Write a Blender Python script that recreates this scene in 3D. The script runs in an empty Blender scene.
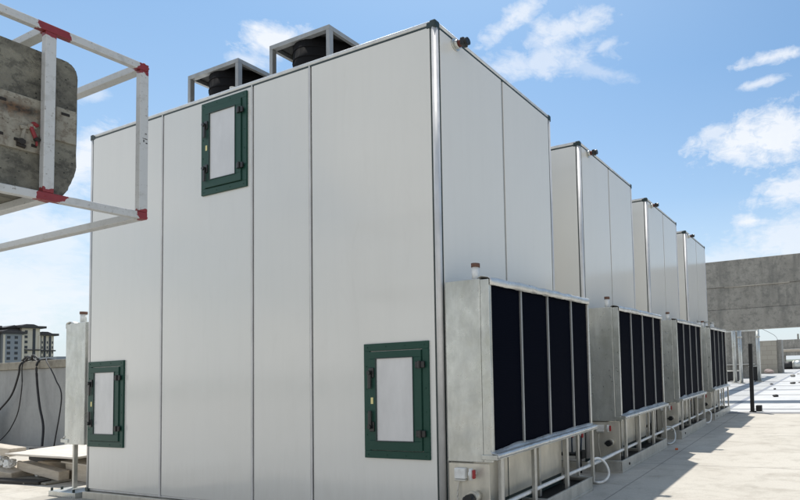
import bpy, bmesh, math, random
from mathutils import Vector, Matrix, noise as mnoise
random.seed(7)
S = bpy.context.scene
COL = S.collection
R = math.radians

# ------------------------------------------------------------------ mesh helpers
class MB:
    """collects shapes and links them as ONE mesh object"""
    def __init__(self, bev=0.0):
        self.bm = bmesh.new(); self.bev = bev
    def box(self, a, b, bev=None, rot=None, piv=None):
        r = bmesh.ops.create_cube(self.bm, size=1)
        c = [(a[i]+b[i])/2 for i in range(3)]; s = [abs(b[i]-a[i]) for i in range(3)]
        for v in r['verts']:
            v.co = Vector((v.co.x*s[0]+c[0], v.co.y*s[1]+c[1], v.co.z*s[2]+c[2]))
        if rot is not None:
            p = Vector(piv) if piv else Vector(c)
            for v in r['verts']: v.co = p + rot @ (v.co-p)
        w = self.bev if bev is None else bev
        if w:
            es = {e for v in r['verts'] for e in v.link_edges}
            bmesh.ops.bevel(self.bm, geom=list(es), offset=w, segments=2, affect='EDGES', profile=0.5)
        return self
    def cyl(self, p, q, r, seg=16, r2=None, cap=True):
        p, q = Vector(p), Vector(q); d = q-p
        m = Matrix.Translation((p+q)/2) @ d.to_track_quat('Z', 'Y').to_matrix().to_4x4()
        bmesh.ops.create_cone(self.bm, cap_ends=cap, segments=seg, radius1=r, radius2=r if r2 is None else r2, depth=d.length, matrix=m)
        return self
    def tube(self, pts, r, seg=8):
        pts = smooth(pts, 6)
        rings = []
        for i, p in enumerate(pts):
            t = (pts[min(i+1, len(pts)-1)]-pts[max(i-1, 0)]).normalized()
            u = t.cross(Vector((0, 0, 1)));
            if u.length < .05: u = t.cross(Vector((0, 1, 0)))
            u.normalize(); w = t.cross(u)
            rings.append([self.bm.verts.new(p+(u*math.cos(a)+w*math.sin(a))*r) for a in [2*math.pi*k/seg for k in range(seg)]])
        for a, b in zip(rings, rings[1:]):
            for k in range(seg): self.bm.faces.new((a[k], a[(k+1) % seg], b[(k+1) % seg], b[k]))
        self.bm.faces.new(rings[0][::-1]); self.bm.faces.new(rings[-1])
        return self
    def prism(self, poly, x0, x1, axis=0):
        """poly in the two other axes, extruded along axis"""
        def P(a, b, t):
            return {0: (t, a, b), 1: (a, t, b), 2: (a, b, t)}[axis]
        lo = [self.bm.verts.new(P(a, b, x0)) for a, b in poly]; hi = [self.bm.verts.new(P(a, b, x1)) for a, b in poly]
        n = len(poly)
        self.bm.faces.new(lo); self.bm.faces.new(hi[::-1])
        for i in range(n): self.bm.faces.new((lo[i], hi[i], hi[(i+1) % n], lo[(i+1) % n]))
        return self
    def build(self, name, mat, parent=None, org=None, smooth_=False):
        bmesh.ops.recalc_face_normals(self.bm, faces=self.bm.faces)
        o_ = Vector(org) if org is not None else (parent['_o'] and Vector(parent['_o']) if parent is not None and '_o' in parent else Vector((0, 0, 0)))
        for v in self.bm.verts: v.co -= o_
        me = bpy.data.meshes.new(name); self.bm.to_mesh(me); self.bm.free()
        if smooth_:
            for p in me.polygons: p.use_smooth = len(p.vertices) < 6
        o = bpy.data.objects.new(name, me); COL.objects.link(o)
        if mat: me.materials.append(mat)
        if parent is not None:
            o.parent = parent
        else: o.location = o_
        ORG[o.name] = o_
        return o
ORG = {}
def smooth(pts, n):
    pts = [Vector(p) for p in pts]
    if len(pts) < 3: return pts
    out = []
    P = [2*pts[0]-pts[1]]+pts+[2*pts[-1]-pts[-2]]
    for i in range(1, len(P)-2):
        for k in range(n):
            t = k/n; a, b, c, d = P[i-1:i+3]
            out.append(.5*((2*b)+(c-a)*t+(2*a-5*b+4*c-d)*t*t+(3*b-a-3*c+d)*t**3))
    out.append(pts[-1]); return out
def tag(o, label=None, cat=None, group=None, kind=None):
    for k, v in (('label', label), ('category', cat), ('group', group), ('kind', kind)):
        if v: o[k] = v
    return o
def thing(name, loc):
    """an Empty at the base of the thing; its parts are written in world coordinates and shifted"""
    o = bpy.data.objects.new(name, None); COL.objects.link(o); o.location = loc; o.empty_display_size = .2
    o['_o'] = tuple(float(c) for c in loc); return o
def sub(mb, name, mat, part, root, **k):
    """sub-part: child of a part mesh, geometry in the root's frame"""
    o = mb.build(name, mat, None, org=root['_o'], **k); o.location = (0, 0, 0); o.parent = part; return o
def copy_tree(o, parent=None):
    c = o.copy(); COL.objects.link(c)
    if parent is not None: c.parent = parent
    for ch in list(o.children): copy_tree(ch, c)
    return c

# ------------------------------------------------------------------ materials
def mat(name, base, rough=.5, metal=0.0, coat=0.0, **k):
    m = bpy.data.materials.new(name); m.use_nodes = True
    b = m.node_tree.nodes['Principled BSDF']
    b.inputs['Base Color'].default_value = (*base, 1); b.inputs['Roughness'].default_value = rough
    b.inputs['Metallic'].default_value = metal; b.inputs['Coat Weight'].default_value = coat
    return m
class NT:
    def __init__(s, m): s.t = m.node_tree; s.b = s.t.nodes.get('Principled BSDF')
    def n(s, ty, **k):
        x = s.t.nodes.new(ty)
        for a, v in k.items(): setattr(x, a, v)
        return x
    def l(s, a, b): s.t.links.new(a, b)
    def inp(s, n, i, v):
        if hasattr(v, 'links') or hasattr(v, 'is_output'): s.l(v, n.inputs[i])
        else: n.inputs[i].default_value = v
    def math(s, op, a, b=0.0, c=None, clamp=False):
        x = s.n('ShaderNodeMath', operation=op, use_clamp=clamp); s.inp(x, 0, a); s.inp(x, 1, b)
        if c is not None: s.inp(x, 2, c)
        return x.outputs[0]
    def vmath(s, op, a, b=(0, 0, 0)):
        x = s.n('ShaderNodeVectorMath', operation=op); s.inp(x, 0, a); s.inp(x, 1, b)
        return x
    def pos(s): return s.n('ShaderNodeNewGeometry').outputs['Position']
    def obj(s): return s.n('ShaderNodeTexCoord').outputs['Object']
    def scale(s, v, sc, loc=(0, 0, 0)):
        x = s.n('ShaderNodeMapping'); s.l(v, x.inputs[0]); x.inputs['Scale'].default_value = sc; x.inputs['Location'].default_value = loc
        return x.outputs[0]
    def noise(s, v, scale=5, detail=6, rough=.6, dist=0.0):
        x = s.n('ShaderNodeTexNoise'); s.l(v, x.inputs['Vector'])
        x.inputs['Scale'].default_value = scale; x.inputs['Detail'].default_value = detail; x.inputs['Roughness'].default_value = rough; x.inputs['Distortion'].default_value = dist
        return x.outputs['Fac']
    def voro(s, v, scale=5, out='Color', feature='F1'):
        x = s.n('ShaderNodeTexVoronoi', feature=feature); s.l(v, x.inputs['Vector']); x.inputs['Scale'].default_value = scale
        return x.outputs[out]
    def ramp(s, f, stops, interp='LINEAR'):
        x = s.n('ShaderNodeValToRGB'); s.l(f, x.inputs[0]); x.color_ramp.interpolation = interp
        el = x.color_ramp.elements
        while len(el) < len(stops): el.new(.5)
        for e, (p, c) in zip(el, stops):
            e.position = p; e.color = (*c, 1) if not isinstance(c, (int, float)) else (c, c, c, 1)
        return x.outputs[0]
    def mix(s, f, a, b, blend='MIX'):
        x = s.n('ShaderNodeMix', data_type='RGBA', blend_type=blend); s.inp(x, 0, f)
        for i, v in ((6, a), (7, b)):
            if isinstance(v, tuple): v = (*v, 1) if len(v) == 3 else v
            s.inp(x, i, v)
        return x.outputs[2]
    def bump(s, h, strength=.2, dist=.01):
        x = s.n('ShaderNodeBump'); s.l(h, x.inputs['Height']); x.inputs['Strength'].default_value = strength; x.inputs['Distance'].default_value = dist
        s.l(x.outputs[0], s.b.inputs['Normal']); return x
    def color(s, c): s.l(c, s.b.inputs['Base Color'])
    def rough(s, c): s.l(c, s.b.inputs['Roughness'])
M = {}
def panel_mat(name, base):
    m = mat(name, base, .13, 0, 0); n = NT(m); p = n.pos()
    streak = n.noise(n.scale(p, (3, 3, .25)), 3, 5); blot = n.noise(p, .9, 4)
    c = n.mix(n.math('MULTIPLY', n.ramp(streak, [(.45, 0), (.8, 1)]), .10), base, tuple(x*.78 for x in base))
    c = n.mix(n.math('MULTIPLY', n.ramp(blot, [(.4, 0), (.7, 1)]), .10), c, (base[0]*.86, base[1]*.85, base[2]*.8)); n.color(c)
    sp = n.n('ShaderNodeSeparateXYZ'); n.l(p, sp.inputs[0])
    low = n.ramp(n.math('ADD', sp.outputs[2], n.math('MULTIPLY', n.noise(n.scale(p, (5, 5, .8)), 2.5, 6, .7), .55)), [(.42, 1), (.85, 0)])
    sm = n.ramp(n.noise(n.scale(p, (1.6, 1.6, .5)), 2.2, 8, .7, 1.2), [(.58, 0), (.70, 1)])
    c = n.mix(n.math('MULTIPLY', low, .20), c, (.34, .31, .25)); c = n.mix(n.math('MULTIPLY', sm, .06), c, (.42, .41, .37)); n.color(c)
    n.b.inputs['Specular IOR Level'].default_value = .6
    n.rough(n.ramp(n.noise(p, 6, 4), [(.3, .10), (.7, .19)]))
    n.bump(n.noise(n.scale(p, (1, 1, .5)), 1.1, 2), .12, .012)
    return m
M['panel'] = panel_mat('painted_steel_panel', (.67, .667, .64))
def alu(name, base, rough, metal=.85, spang=0):
    m = mat(name, base, rough, metal); n = NT(m); p = n.pos()
    f = n.noise(n.scale(p, (2, 2, .7)), 4, 6)
    c = n.mix(n.ramp(f, [(.3, 0), (.75, 1)]), base, tuple(x*.72 for x in base))
    if spang:
        v = n.voro(p, spang); bw = n.n('ShaderNodeRGBToBW'); n.l(v, bw.inputs[0])
        c = n.mix(n.math('MULTIPLY', bw.outputs[0], .22), c, tuple(x*.6 for x in base))
        st = n.ramp(n.noise(n.scale(p, (1, 1, .3)), 4.5, 8, .7, 1.0), [(.48, 0), (.62, 1)]); c = n.mix(n.math('MULTIPLY', st, .22), c, tuple(x*1.35 for x in base))
        dk = n.ramp(n.noise(p, 1.6, 8, .65, .8), [(.5, 0), (.68, 1)]); c = n.mix(n.math('MULTIPLY', dk, .45), c, (base[0]*.55, base[1]*.55, base[2]*.47))
        w = n.noise(p, 1.7, 3); n.bump(w, .45, .03)
    n.color(c); n.rough(n.ramp(n.noise(p, 9, 5), [(.3, max(.05, rough-.1)), (.7, rough+.12)]))
    return m
M['alu'] = alu('aluminium_profile', (.66, .66, .66), .5, .35)
M['trim'] = alu('bright_roof_trim', (.72, .73, .73), .4, .3)
M['galv'] = alu('galvanised_sheet', (.60, .615, .59), .34, .68, 38)
M['galv2'] = alu('galvanised_steel_frame', (.58, .57, .53), .42, .6, 60)
M['foil'] = alu('crinkled_foil_flashing', (.66, .665, .65), .32, .5, 30)
M['dull'] = alu('dull_dark_zinc', (.05, .05, .048), .7, .2)
M['soot'] = mat('matt_black_shroud', (.006, .006, .007), .85); M['soot'].node_tree.nodes['Principled BSDF'].inputs['Specular IOR Level'].default_value = .15
M['zinc'] = alu('aged_zinc_frame', (.36, .37, .37), .5, .5)
M['stain'] = alu('stainless_lower_panel', (.64, .61, .53), .4, .4)
M['gasket'] = mat('dark_green_gasket', (.012, .028, .028), .5)
M['core'] = mat('dark_recess', (.010, .018, .018), .8)
M['green'] = mat('green_painted_frame', (.012, .062, .042), .5); M['green'].node_tree.nodes['Principled BSDF'].inputs['Specular IOR Level'].default_value = .25
n = NT(M['green']); n.color(n.mix(n.noise(n.pos(), 12, 5), (.011, .050, .036), (.015, .062, .046)))
M['pane'] = mat('frosted_polycarbonate_pane', (.60, .61, .64), .22)
n = NT(M['pane']); n.color(n.mix(n.ramp(n.noise(n.scale(n.pos(), (1, 1, .4)), 5, 5), [(.35, 0), (.8, 1)]), (.63, .63, .635), (.53, .53, .535)))
M['black'] = mat('black_plastic', (.010, .011, .012), .4)
M['rubber'] = mat('black_rubber', (.012, .012, .013), .6)
M['yellow'] = mat('yellow_sticker', (.70, .62, .28), .5)
M['red'] = mat('red_valve_plastic', (.28, .015, .018), .45)
M['white'] = mat('white_pvc', (.72, .73, .72), .35)
n = NT(M['white']); n.color(n.mix(n.ramp(n.noise(n.pos(), 14, 5), [(.4, 0), (.8, 1)]), (.74, .75, .74), (.52, .52, .50)))
M['blue'] = mat('dark_blue_pipe', (.02, .035, .06), .45)
M['rust'] = mat('red_brown_fitting', (.11, .022, .014), .6)
M['cap'] = mat('brown_cap', (.13, .065, .045), .7)
# fin block: fine horizontal fins
m = mat('black_fin_block', (.004, .005, .009), .35); n = NT(m); p = n.pos()
w = n.n('ShaderNodeTexWave', bands_direction='Z'); n.l(p, w.inputs[0]); w.inputs['Scale'].default_value = 28
n.color(n.mix(w.outputs['Fac'], (.0015, .002, .005), (.0045, .006, .012))); n.b.inputs['Specular IOR Level'].default_value = .008; n.b.inputs['Roughness'].default_value = .5
M['fin'] = m
def concrete(name, a, b, dark, sc=1.0, streak=True, rough=.85, bump=.4, pits=False):
    m = mat(name, a, rough); n = NT(m); p = n.pos()
    f = n.noise(p, 1.3*sc, 8, .65); g = n.noise(p, 9*sc, 8, .7); h = n.noise(n.scale(p, (1, 1, .18) if streak else (1, 1, 1)), 3.2*sc, 6, .65)
    c = n.mix(n.ramp(f, [(.3, 0), (.7, 1)]), a, b)
    c = n.mix(n.math('MULTIPLY', n.ramp(h, [(.5, 0), (.72, 1)]), .75), c, dark)
    c = n.mix(n.math('MULTIPLY', n.ramp(g, [(.45, 0), (.75, 1)]), .35), c, tuple(x*.55 for x in a))
    if pits:
        e = n.ramp(n.noise(p, 5.5*sc, 10, .78, .25), [(.50, 0), (.58, 1)]); c = n.mix(n.math('MULTIPLY', e, .55), c, dark)
        pv = n.ramp(n.voro(p, 34, 'Distance'), [(.10, 1), (.20, 0)]); pn = n.ramp(n.noise(p, 7, 4), [(.52, 0), (.6, 1)])
        c = n.mix(n.math('MULTIPLY', pv, pn), c, tuple(x*.5 for x in dark))
    n.color(c); n.bump(n.noise(p, 24*sc, 8, .7), bump, .01); return m
M['beam'] = concrete('weathered_beam_concrete', (.36, .345, .31), (.25, .24, .215), (.14, .14, .13), 1.1, bump=.8, pits=True)
M['block'] = concrete('stained_concrete_block', (.27, .26, .21), (.13, .125, .105), (.028, .028, .026), 2.2, False, bump=1.0, pits=True)
M['wall'] = concrete('grey_rendered_wall', (.30, .305, .30), (.25, .255, .25), (.20, .20, .20), .5)
M['coping'] = concrete('dirty_coping', (.30, .28, .23), (.20, .18, .14), (.12, .10, .08), 1.5, False)
M['plate'] = concrete('embedded_steel_plate', (.36, .345, .29), (.24, .225, .185), (.10, .07, .045), 4, pits=True)
M['masonry'] = concrete('pale_block_masonry', (.40, .37, .31), (.35, .32, .27), (.28, .26, .22), .5)
M['char_and_shade'] = mat('charred_and_shade_black', (.018, .015, .013), .8)  # also colours the filler that stands for shade beneath the boards
# near roof slab: cream screed with worn joints
def ground_mat(name, a, b, dirt, joint, grid, off, jw, jcol, groove=None):
    m = mat(name, a, .9); n = NT(m); p = n.pos()
    f = n.noise(p, .35, 7, .6); g = n.noise(p, 2.2, 9, .7); h = n.noise(n.scale(p, (1, 2.2, 1)), 1.1, 8, .68, .6); s = n.noise(p, 34, 6, .75)
    c = n.mix(n.ramp(f, [(.35, 0), (.65, 1)]), a, b)
    c = n.mix(n.math('MULTIPLY', n.ramp(h, [(.50, 0), (.70, 1)]), .75), c, dirt)
    c = n.mix(n.math('MULTIPLY', n.ramp(g, [(.52, 0), (.72, 1)]), .45), c, tuple(x*.8 for x in dirt))
    c = n.mix(n.math('MULTIPLY', n.ramp(s, [(.52, 0), (.75, 1)]), .45), c, tuple(x*.6 for x in dirt))
    k2 = n.ramp(n.noise(n.scale(p, (.8, 2.6, 1)), .75, 10, .75, 1.0), [(.54, 0), (.60, 1)]); c = n.mix(n.math('MULTIPLY', k2, .30), c, tuple(x*.95 for x in dirt))
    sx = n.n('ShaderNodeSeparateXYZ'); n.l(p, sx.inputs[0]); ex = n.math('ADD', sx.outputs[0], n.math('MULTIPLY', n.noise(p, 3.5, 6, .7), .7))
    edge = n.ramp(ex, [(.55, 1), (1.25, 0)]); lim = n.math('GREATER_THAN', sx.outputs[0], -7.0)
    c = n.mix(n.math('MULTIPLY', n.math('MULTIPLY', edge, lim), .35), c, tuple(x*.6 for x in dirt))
    v = n.voro(p, 1.9, 'Distance'); vs = n.ramp(v, [(.0, 1), (.025, 0)]); c = n.mix(n.math('MULTIPLY', vs, .5), c, tuple(x*.35 for x in dirt))
    sep = n.n('ShaderNodeSeparateXYZ'); n.l(p, sep.inputs[0]); wob = n.math('MULTIPLY', n.math('SUBTRACT', n.noise(p, 1.4, 4), .5), .03)
    jm = None
    for ax in (0, 1):
        if not grid[ax]: continue
        q = n.math('ADD', n.math('DIVIDE', n.math('ADD', n.math('SUBTRACT', sep.outputs[ax], off[ax]), wob), grid[ax]), 400.0)
        fr = n.math('FRACT', q); d = n.math('MULTIPLY', n.math('MINIMUM', fr, n.math('SUBTRACT', 1.0, fr)), grid[ax])
        e = n.math('LESS_THAN', d, jw); jm = e if jm is None else n.math('MAXIMUM', jm, e)
    if jm is not None: c = n.mix(n.math('MULTIPLY', jm, joint), c, jcol)
    n.color(c); n.bump(n.noise(p, 9, 8, .7), .35, .02); return m
M['slab'] = ground_mat('worn_cream_screed', (.50, .47, .415), (.44, .41, .355), (.31, .28, .235), .6, (2.9, 3.17), (.95, .55), .010, (.14, .13, .12))
M['deck'] = ground_mat('white_coated_deck', (.54, .54, .53), (.48, .485, .485), (.37, .37, .36), .9, (6.0, 2.95), (.4, 12.1), .10, (.20, .215, .25))
M['strip'] = concrete('grey_joint_strip', (.24, .24, .24), (.2, .2, .21), (.15, .15, .16), 1, False)
M['earth'] = concrete('city_ground', (.16, .17, .14), (.12, .14, .10), (.08, .10, .07), .01, False)
m = M['plate']; n = NT(m); p = n.pos(); old = n.b.inputs['Base Color'].links[0].from_socket
d = n.vmath('MULTIPLY', n.vmath('SUBTRACT', p, (-1.04, -2.45, 3.27)).outputs[0], (1, 1, 1)).outputs[0]
rt_ = n.n('ShaderNodeMapping'); n.l(d, rt_.inputs[0]); rt_.inputs['Rotation'].default_value = (R(22), 0, 0); rt_.inputs['Scale'].default_value = (1, 1, 2.6)
L = n.n('ShaderNodeVectorMath', operation='LENGTH'); n.l(rt_.outputs[0], L.inputs[0])
bn = n.ramp(n.math('ADD', L.outputs['Value'], n.math('MULTIPLY', n.noise(p, 26, 8, .75), .12)), [(.10, .97), (.22, .0)])
cb_ = n.mix(n.ramp(n.noise(p, 34, 6), [(.4, 0), (.6, 1)]), (.03, .024, .02), (.13, .075, .04))
n.color(n.mix(bn, old, cb_))
# white tube with red primer at welds
def tube_mat(joints):
    m = mat('white_painted_tube', (.55, .56, .55), .45); n = NT(m); p = n.pos()
    c = n.mix(n.ramp(n.noise(p, 16, 7, .7), [(.52, 0), (.85, 1)]), (.50, .51, .51), (.33, .33, .31))
    c = n.mix(n.math('MULTIPLY', n.ramp(n.noise(p, 60, 4), [(.62, 0), (.7, 1)]), .7), c, (.12, .09, .07))
    nz = n.math('MULTIPLY', n.math('SUBTRACT', n.noise(p, 16, 4, .55), .5), .10); mk = None
    for (j, r, sc) in joints:
        d = n.vmath('SUBTRACT', p, j); dd = n.vmath('MULTIPLY', d.outputs[0], sc); L = n.n('ShaderNodeVectorMath', operation='LENGTH'); n.l(dd.outputs[0], L.inputs[0])
        e = n.math('LESS_THAN', n.math('ADD', L.outputs['Value'], nz), r); mk = e if mk is None else n.math('MAXIMUM', mk, e)
    rust = n.noise(p, 30, 5)
    n.color(n.mix(mk, c, n.mix(rust, (.16, .012, .018), (.26, .03, .035)))); return m
JA, JB, JC, JD = (-1, -2.335, 3.82), (-1, -1.86, 3.82), (-1, -2.335, 2.75), (-1, -1.86, 2.75)
M['tube'] = tube_mat([((-1, -2.32, 3.82), .062, (1, .7, 1)), (JB, .052, (1, 1, 1)), ((-1, -2.32, 2.76), .058, (1, .75, 1)), (JD, .050, (1, 1, 1))])
M['redpaint'] = mat('red_primer_daub', (.22, .016, .022), .6)
n = NT(M['redpaint']); n.color(n.mix(n.noise(n.pos(), 40, 6), (.13, .01, .016), (.30, .035, .04)))
def wood(name, a, b):
    m = mat(name, a, .75); n = NT(m); p = n.pos()
    c = n.mix(n.ramp(n.noise(n.scale(p, (.6, 5, 5)), 4, 7, .7), [(.35, 0), (.7, 1)]), a, b); n.color(c); n.bump(n.noise(p, 20, 6), .3, .01); return m
M['board'] = wood('weathered_pale_board', (.60, .56, .50), (.44, .40, .34))
M['timber'] = wood('beige_timber', (.52, .46, .38), (.36, .31, .24))
M['tarp'] = mat('teal_tarpaulin', (.03, .10, .11), .5)

# ------------------------------------------------------------------ setting
def struct(name, mb, m): return tag(mb.build(name, m), kind='structure')
struct('ground', MB().box((-3000, -3000, -22.4), (3000, 3000, -22)), M['earth'])
struct('roof_slab', MB().box((-42, -24, -.4), (30, 75, 0)), M['slab'])
struct('roof_deck', MB().box((-8, 11.35, -.1), (30, 74.6, .006)), M['deck'])
struct('gutter_strip', MB().box((-8, 10.95, -.1), (30, 11.35, .003)), M['strip'])

# ------------------------------------------------------------------ cooling unit
W, Dp, H, PITCH = 6.11, 2.29, 5.07, 3.174
def make_unit():
    root = thing('cooling_unit', (-W/2, Dp/2, 0))
    B = lambda mb, name, m, **k: mb.build(name, M[m], root, **k)
    B(MB(.004).box((-W-.02, -.02, 0), (.02, .05, .095)).box((-W-.02, Dp-.05, 0), (.02, Dp+.02, .095)).box((-W-.02, .05, 0), (-W+.05, Dp-.05, .095)).box((-.05, .05, 0), (.02, Dp-.05, .095)), 'base_frame', 'stain')
    B(MB().box((-W+.03, .03, .1), (-.03, Dp-.03, H-.03)), 'core', 'core')
    # wall panels: every panel a part
    xs = [-W+.062, -4.43, -2.70, -1.747, -.062]
    for y0, y1 in ((.004, .04), (Dp-.04, Dp-.004)):
        for a, b in zip(xs, xs[1:]):
            ga = .022 if a > -W+.1 else 0.012; gb = .028 if b < -.1 else .012
            B(MB(.004).box((a+ga, y0, .135), (b-gb, y1, H-.075)), 'wall_panel', 'panel')
    ys = [.062, 1.13, Dp-.062]
    for x0, x1 in ((-.04, -.004), (-W+.004, -W+.04)):
        for a, b in zip(ys, ys[1:]):
            B(MB(.004).box((x0, a+(.017 if a > .5 else .012), .135), (x1, b-(.017 if b < 2 else .012), H-.075)), 'wall_panel', 'panel')
    # seam strips
    for x in xs[1:4]:
        for y0, y1 in ((.001, .02), (Dp-.02, Dp-.001)): B(MB(.003).box((x-.022, y0, .12), (x+.001, y1, H-.06)), 'seam_strip', 'alu')
    for x0, x1 in ((-.03, -.010), (-W+.01, -W+.03)): B(MB(.002).box((x0, 1.13-.009, .12), (x1, 1.13+.003, H-.06)), 'seam_strip', 'galv2')
    # corner posts: round aluminium profile with dark gasket lips
    for x in (-.034, -W+.034):
        for y in (.034, Dp-.034):
            sx = -1 if x > -1 else 1; sy = 1 if y < 1 else -1
            post = B(MB().cyl((x, y, .11), (x, y, H-.06), .034, 20), 'corner_post', 'alu', smooth_=True)
            g = MB(.002).box((x+sx*.024, y-sy*.028, .12), (x+sx*.037, y+sy*.01, H-.065)).box((x-sx*.028, y+sy*.024, .12), (x+sx*.01, y+sy*.037, H-.065))
            sub(g, 'gasket', M['gasket'], post, root)
            B(MB(.012).box((x-.036, y-.036, H-.088), (x+.036, y+.036, H-.008)).box((x-.034 if sx > 0 else x-.075, y-sy*.034, H-.09), (x+.075 if sx > 0 else x+.034, y+sy*.02, H-.025), .008), 'corner_block', 'gasket')
            B(MB(.01).box((x-.038, y-.038, .096), (x+.038, y+.038, .15)), 'corner_foot', 'gasket')
    # horizontal top and bottom rails
    for z, r, mt, nm in ((H-.032, .031, 'trim', 'top_rail'), (.118, .018, 'alu', 'bottom_rail')):
        for p, q in (((-W+.06, .033, z), (-.06, .033, z)), ((-W+.06, Dp-.033, z), (-.06, Dp-.033, z)), ((-.033, .06, z), (-.033, Dp-.06, z)), ((-W+.033, .06, z), (-W+.033, Dp-.06, z))):
            rl = B(MB().cyl(p, q, r, 18), nm, mt, smooth_=True)
            if nm == 'top_rail':
                along_x = abs(p[0]-q[0]) > 1
                mb = MB()
                if along_x: s = 1 if p[1] < 1 else -1; mb.box((p[0], p[1]-s*.031, z-.046), (q[0], p[1]-s*.012, z-.027))
                else: s = 1 if p[0] > -1 else -1; mb.box((p[0]+s*.012, p[1], z-.046), (p[0]+s*.031, q[1], z-.027))
                sub(mb, 'gasket', M['gasket'], rl, root)
    B(MB().box((-W+.04, .04, H-.04), (-.04, Dp-.04, H-.012)), 'roof_panel', 'panel')
    # access doors
    for (x, z, down) in ((-6.04, .705, 0), (-.972, .72, 0), (-3.61, 3.808, 1)):
        w, h = .832, 1.15
        fr = MB(.004)
        fr.box((x, -.016, z), (x+w, .006, z+.075)).box((x, -.016, z+h-.075), (x+w, .006, z+h)).box((x, -.016, z+.075), (x+.075, .006, z+h-.075)).box((x+w-.075, -.016, z+.075), (x+w, .006, z+h-.075))
        for i in range(4):
            for zz in (z+.035, z+h-.035): fr.cyl((x+.05+i*.244, -.0205, zz), (x+.05+i*.244, -.012, zz), .006, 8)
        for i in range(1, 5):
            for xx in (x+.035, x+w-.035): fr.cyl((xx, -.0205, z+i*h/5), (xx, -.012, z+i*h/5), .006, 8)
        door = fr.build('access_door', M['green'], root)
        lf = MB(.004); a, b = x+.082, x+w-.082; c, d = z+.082, z+h-.082; pa, pb, pc, pd = x+.178, x+.648, z+.176, z+.995
        lf.box((a, -.028, c), (b, .004, pc)).box((a, -.028, pd), (b, .004, d)).box((a, -.028, pc), (pa, .004, pd)).box((pb, -.028, pc), (b, .004, pd))
        sub(lf, 'door_leaf', M['green'], door, root)
        sub(MB(.002).box((pa-.004, -.022, pc-.004), (pb+.004, -.012, pd+.004)), 'window_pane', M['pane'], door, root)
        rim = MB(.0015)
        rim.box((pa-.008, -.034, pc-.008), (pb+.008, -.0285, pc)).box((pa-.008, -.034, pd), (pb+.008, -.0285, pd+.008)).box((pa-.008, -.034, pc), (pa, -.0285, pd)).box((pb, -.034, pc), (pb+.008, -.0285, pd))
        sub(rim, 'window_trim', M['gasket'], door, root)
        for k, zz in enumerate((z+h*.745, z+h*.275)):
            s = -1 if (k == 0 or down) else 1
            hd = MB(.006); xc = x+.118
            hd.box((xc-.028, -.042, zz-.05), (xc+.035, -.028, zz+.05), .006).box((xc-.030, -.056, zz-.02 if s > 0 else zz-.16), (xc+.010, -.0425, zz+.16 if s > 0 else zz+.02), .006).cyl((xc-.008, -.042, zz), (xc-.008, -.068, zz), .022, 12)
            sub(hd, 'latch', M['black'], door, root)
        for zz in (z+h*.80, z+h*.22):
            hg = MB(.005); xc = x+w-.085
            hg.box((xc-.055, -.045, zz-.032), (xc-.006, -.026, zz+.032)).box((xc+.006, -.045, zz-.032), (xc+.055, -.026, zz+.032)).cyl((xc, -.048, zz-.036), (xc, -.048, zz+.036), .013, 10)
            sub(hg, 'hinge', M['black'], door, root)
        sub(MB().box((x+.105, -.0305, z+h*.5-.032), (x+.135, -.0285, z+h*.5+.032)), 'sticker', M['yellow'], door, root)
    # overflow pipe stub high on the narrow side
    st = B(MB().cyl((-.01, .30, H-.11), (.05, .30, H-.11), .042, 16).cyl((-.006, .30, H-.11), (.01, .30, H-.11), .06, 16), 'pipe_stub', 'galv', smooth_=True)
    sub(MB().cyl((.045, .30, H-.11), (.10, .30, H-.11), .034, 14), 'pipe_sleeve', M['rust'], st, root, smooth_=True)
    sub(MB(.01).box((.085, .262, H-.15), (.135, .338, H-.072)).cyl((.12, .30, H-.11), (.165, .30, H-.11), .038, 14), 'pipe_cap', M['black'], st, root)
    # two fan hoods
    for x0 in (-4.69, -3.02):
        y0, s, sy, zt = .42, 1.06, 1.5, 5.80
        f = MB(.004); t = .055
        for xx in (x0, x0+s-t):
            for yy in (y0, y0+sy-t): f.box((xx, yy, H-.02), (xx+t, yy+t, zt-t))
        f.box((x0, y0, zt-t), (x0+s, y0+t, zt)).box((x0, y0+sy-t, zt-t), (x0+s, y0+sy, zt)).box((x0, y0+t, zt-t), (x0+t, y0+sy-t, zt)).box((x0+s-t, y0+t, zt-t), (x0+s, y0+sy-t, zt))
        hood = f.build('fan_hood', M['zinc'], root)
        sub(MB().box((x0+.02, y0+.02, zt+.001), (x0+s-.02, y0+sy-.02, zt+.012)), 'cover_sheet', M['dull'], hood, root)
        cx, cy = x0+s/2, y0+s/2
        sh = MB().cyl((cx, cy, H-.02), (cx, cy, zt-.03), .515, 40)
        for k in range(5): zz = H+.1+k*.12; sh.cyl((cx, cy, zz), (cx, cy, zz+.012), .52, 40)
        for v in sh.bm.verts: v.co.y = cy+.22+(v.co.y-cy)*1.42
        sub(sh, 'fan_shroud', M['soot'], hood, root, smooth_=True)
    B(MB(.01).cyl((-3.34, .2, H-.02), (-3.34, .2, H+.10), .03, 12).cyl((-3.34, .2, H+.08), (-3.34, .2, H+.14), .05, 12), 'roof_vent', 'galv2')
    return root
unit = make_unit()
CPT = ('nearest and largest white panelled cooling unit with three green access doors on its front',
       'second white panelled cooling unit from the camera, next behind the nearest one',
       'third white panelled cooling unit from the camera, between the second and the farthest',
       'farthest white panelled cooling unit in the row, by the concrete beam')
tag(unit, CPT[0], 'cooling unit', 'white cooling units standing in a row')
units = [unit]
for i in range(1, 4):
    c = copy_tree(unit); c.location.y += PITCH*i; c['label'] = CPT[i]; units.append(c)

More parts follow.
